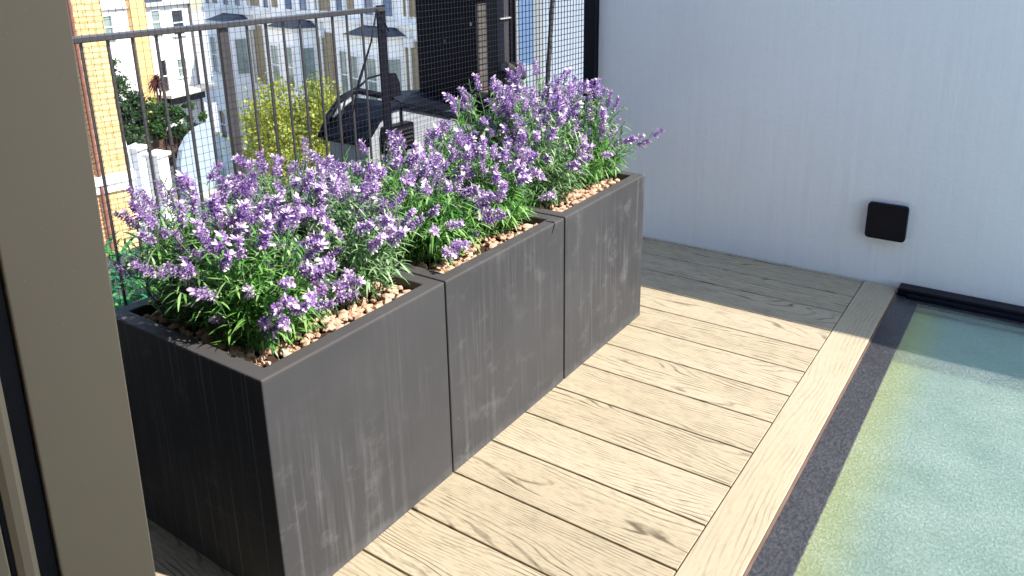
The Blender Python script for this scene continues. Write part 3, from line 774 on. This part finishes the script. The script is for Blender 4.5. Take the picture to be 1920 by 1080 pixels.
# garden walls, gate piers, stair
ga = (-.25, 1.0)
def along(name, mat, label, cat, a, b2, th, z0, z1, top=None):
    a = Vector((*a, 0)); b2 = Vector((*b2, 0)); dv = b2-a; o = empty(name, a, math.atan2(dv.y, dv.x)); tag(o, label, cat)
    bx('wall_body', mat, o, 0, dv.length, -th/2, th/2, z0, z1)
    if top: bx('coping', top, o, -.03, dv.length+.03, -th/2-.04, th/2+.04, z1+.001, z1+.09)
    return o
along('garden_wall', M['garden'], 'dark red brick garden wall below the clipped hedge', 'wall', (-26.6, 11.1), (-26.1, 14.5), .3, GZ, -4.95)
def pier(x, y, z1, label):
    o = empty('gate_pier', (x, y, GZ), .3); tag(o, label, 'gate pier', 'white gate piers')
    bx('shaft', M['terrawhite'], o, -.24, .24, -.24, .24, 0, z1-GZ-.18, bevel=.02)
    bx('cap', M['terrawhite'], o, -.32, .32, -.32, .32, z1-GZ-.179, z1-GZ-.06, bevel=.02)
    k = MB(); k.add([(-.26, -.26, z1-GZ-.059), (.26, -.26, z1-GZ-.059), (.26, .26, z1-GZ-.059), (-.26, .26, z1-GZ-.059), (0, 0, z1-GZ+.06)], [(0, 1, 4), (1, 2, 4), (2, 3, 4), (3, 0, 4), (3, 2, 1, 0)]); k.build('point', M['terrawhite'], o)
pier(-24.9, 11.32, -4.85, 'tall white gate pier nearest the brick house'); pier(-22.0, 10.32, -4.5, 'white gate pier right of the tall one, partly behind lavender')
so_ = empty('entrance_stair', nearer((-29.9, 17.0, GZ)), ang2); so_.scale = (FS,)*3; tag(so_, 'entrance stair, curved side wall coloured blue-grey for shade', 'stair')
k = MB(); k.prism([(-.75, 0), (1.4, 0), (1.4, 1.5), (1.15, 2.2), (.7, 2.65), (.1, 2.95), (-.75, 3.05)], 0, .25, 'y'); k.build('curved_side_wall', plain('shade_blue_tint', (.34, .41, .49), .7, .2, var=.06), so_)  # blue-grey base colour holds the shade on this wall
k = MB()
for q in range(8): k.box(-.6+q*.25, -.35+q*.25, -1.4, -.001, 0, 2.4-q*.3)
k.build('steps', M['stone'], so_)
along('street_wall', M['stone'], 'low pale stone wall beyond the yellow green tree', 'wall', (-22, 14.6), (-11, 13.2), .3, GZ, GZ+1.7, M['stone'])

# ---------------------------------------------------------------- trees and shrubs
def crown(name, mat, parent, rad, n, ls, seed, clumps=40, zc=0.0, shape=None):
    rnd = random.Random(seed); k = MB(); cl = []
    for q in range(clumps):
        while True:
            v = Vector((rnd.uniform(-1, 1), rnd.uniform(-1, 1), rnd.uniform(-1, 1)))
            if v.length <= 1: break
        v = v*(.55+.45*v.length)
        if shape: v = shape(v)
        cl.append((Vector((v.x*rad[0], v.y*rad[1], v.z*rad[2]+zc)), rnd.uniform(.12, .26)*min(rad)*1.4))
    for q in range(n):
        c, rr = rnd.choice(cl)
        p = c+Vector((rnd.gauss(0, 1), rnd.gauss(0, 1), rnd.gauss(0, .8)))*rr*.6
        a = Vector((rnd.gauss(0, 1), rnd.gauss(0, 1), rnd.gauss(0, 1))).normalized(); b2 = a.orthogonal().normalized(); b2 = b2*math.cos(q)+a.cross(b2)*math.sin(q)
        L = ls*rnd.uniform(.6, 1.4); c2 = a.cross(b2)*L*.32
        k.add([p-b2*L*.5, p+c2, p+b2*L*.5, p-c2], [(0, 1, 2, 3)])
    return k.build(name, mat, parent)
def trunk(parent, z1, r0, limbs, rad, seed, name='trunk'):
    rnd = random.Random(seed); k = MB()
    k.tube([(0, 0, 0), (.03, 0, z1*.5), (0, .04, z1)], [r0, r0*.8, r0*.6], 8)
    for q in range(limbs):
        a = 6.283*q/limbs+rnd.uniform(-.4, .4); zz = z1*rnd.uniform(.7, 1)
        e = Vector((math.cos(a)*rad[0]*.7, math.sin(a)*rad[1]*.7, zz+rad[2]*rnd.uniform(.2, 1.0)))
        k.tube([(0, 0, zz), tuple(Vector((0, 0, zz)).lerp(e, .5)+Vector((0, 0, .15))), tuple(e)], [r0*.45, r0*.3, r0*.1], 6)
    k.build(name, M['bark'], parent, True)
t = empty('street_tree', (-19.1, 13.5, GZ)); tag(t, 'yellow green bushy tree in front of the bay houses', 'tree')
trunk(t, 3.4, .11, 7, (1.5, 1.5, 1.5), 3)
crown('crown', leafmat("yellow_green_leaf", [(.12, .20, .02), (.27, .33, .03), (.42, .41, .05), (.18, .26, .035), (.56, .51, .16)], .35), t, (1.8, 1.8, 1.85), 19000, .11, 5, 110, 4.5)
t = empty('conifer', nearer((-30.3, 14.0, GZ))); t.scale = (FS,)*3; tag(t, 'dark green climbing evergreen against the sunlit white house', 'tree')
trunk(t, 3.6, .12, 6, (.7, .7, 1.2), 8)
crown('crown', leafmat("dark_evergreen_leaf", [(.012, .035, .012), (.03, .07, .02), (.05, .10, .03), (.02, .05, .02)], .2), t, (.95, 1.0, 2.3), 6500, .15, 9, 60, 4.3, lambda v: Vector((v.x*(1-.45*max(0, v.z)), v.y*(1-.45*max(0, v.z))-.25*v.z, v.z)))
t = empty('flowering_shrub', nearer((-31.6, 16.1, -4.86))); t.scale = (FS,)*3; t.location.z = nearer((0, 0, GZ)).z; tag(t, 'bright green upright shrub at the corner of the white house terrace', 'shrub')
crown('foliage', leafmat("lime_leaf", [(.10, .24, .02), (.22, .36, .04), (.30, .42, .06)], .35), t, (.3, .3, 1.0), 1200, .12, 12, 20, 3.5); trunk(t, 2.6, .04, 3, (.2, .2, .3), 2)
t = empty('cordyline', nearer((-32.3, 16.9, -4.86))); t.scale = (FS,)*3; tag(t, 'dark red spiky cordyline on the white house terrace', 'palm')
k = MB(); k.tube([(0, 0, -3.9), (.05, 0, .1), (-.06, .02, .75)], [.06, .05, .04], 6); k.tube([(0, 0, -.2), (.12, .12, .4), (.16, .2, .7)], [.05, .04, .03], 6); k.build('trunk', M['bark'], t, True)
k = MB(); rnd = random.Random(3)
for q in range(240):
    v = Vector((rnd.gauss(0, 1), rnd.gauss(0, 1), rnd.gauss(.15, .9))).normalized()
    blade(k, Vector((0, .08, .95)), v, Vector((0, 0, 1)), rnd.uniform(.35, .75), .05, .55)
k.build('leaf_rosette', leafmat("cordyline_leaf", [(.03, .012, .02), (.08, .025, .02), (.16, .05, .03), (.02, .012, .02)], .2), t)
hd = empty('hedge', nearer((-31.0, 15.9, GZ)), math.atan2(2.6, .95)); hd.scale = (FS,)*3; tag(hd, 'dense dark green clipped hedge above the red garden wall', 'hedge')
crown('foliage', leafmat("hedge_leaf", [(.015, .05, .01), (.035, .10, .018), (.06, .15, .03), (.02, .07, .015)], .25), hd, (2.5, .5, .95), 11000, .13, 21, 80, 3.25)
k = MB()
for q in range(6): k.tube([(-1.5+.6*q, 0, 0), (-1.5+.6*q, 0, 2.9)], .05, 6)
k.build('stems', M['bark'], hd)
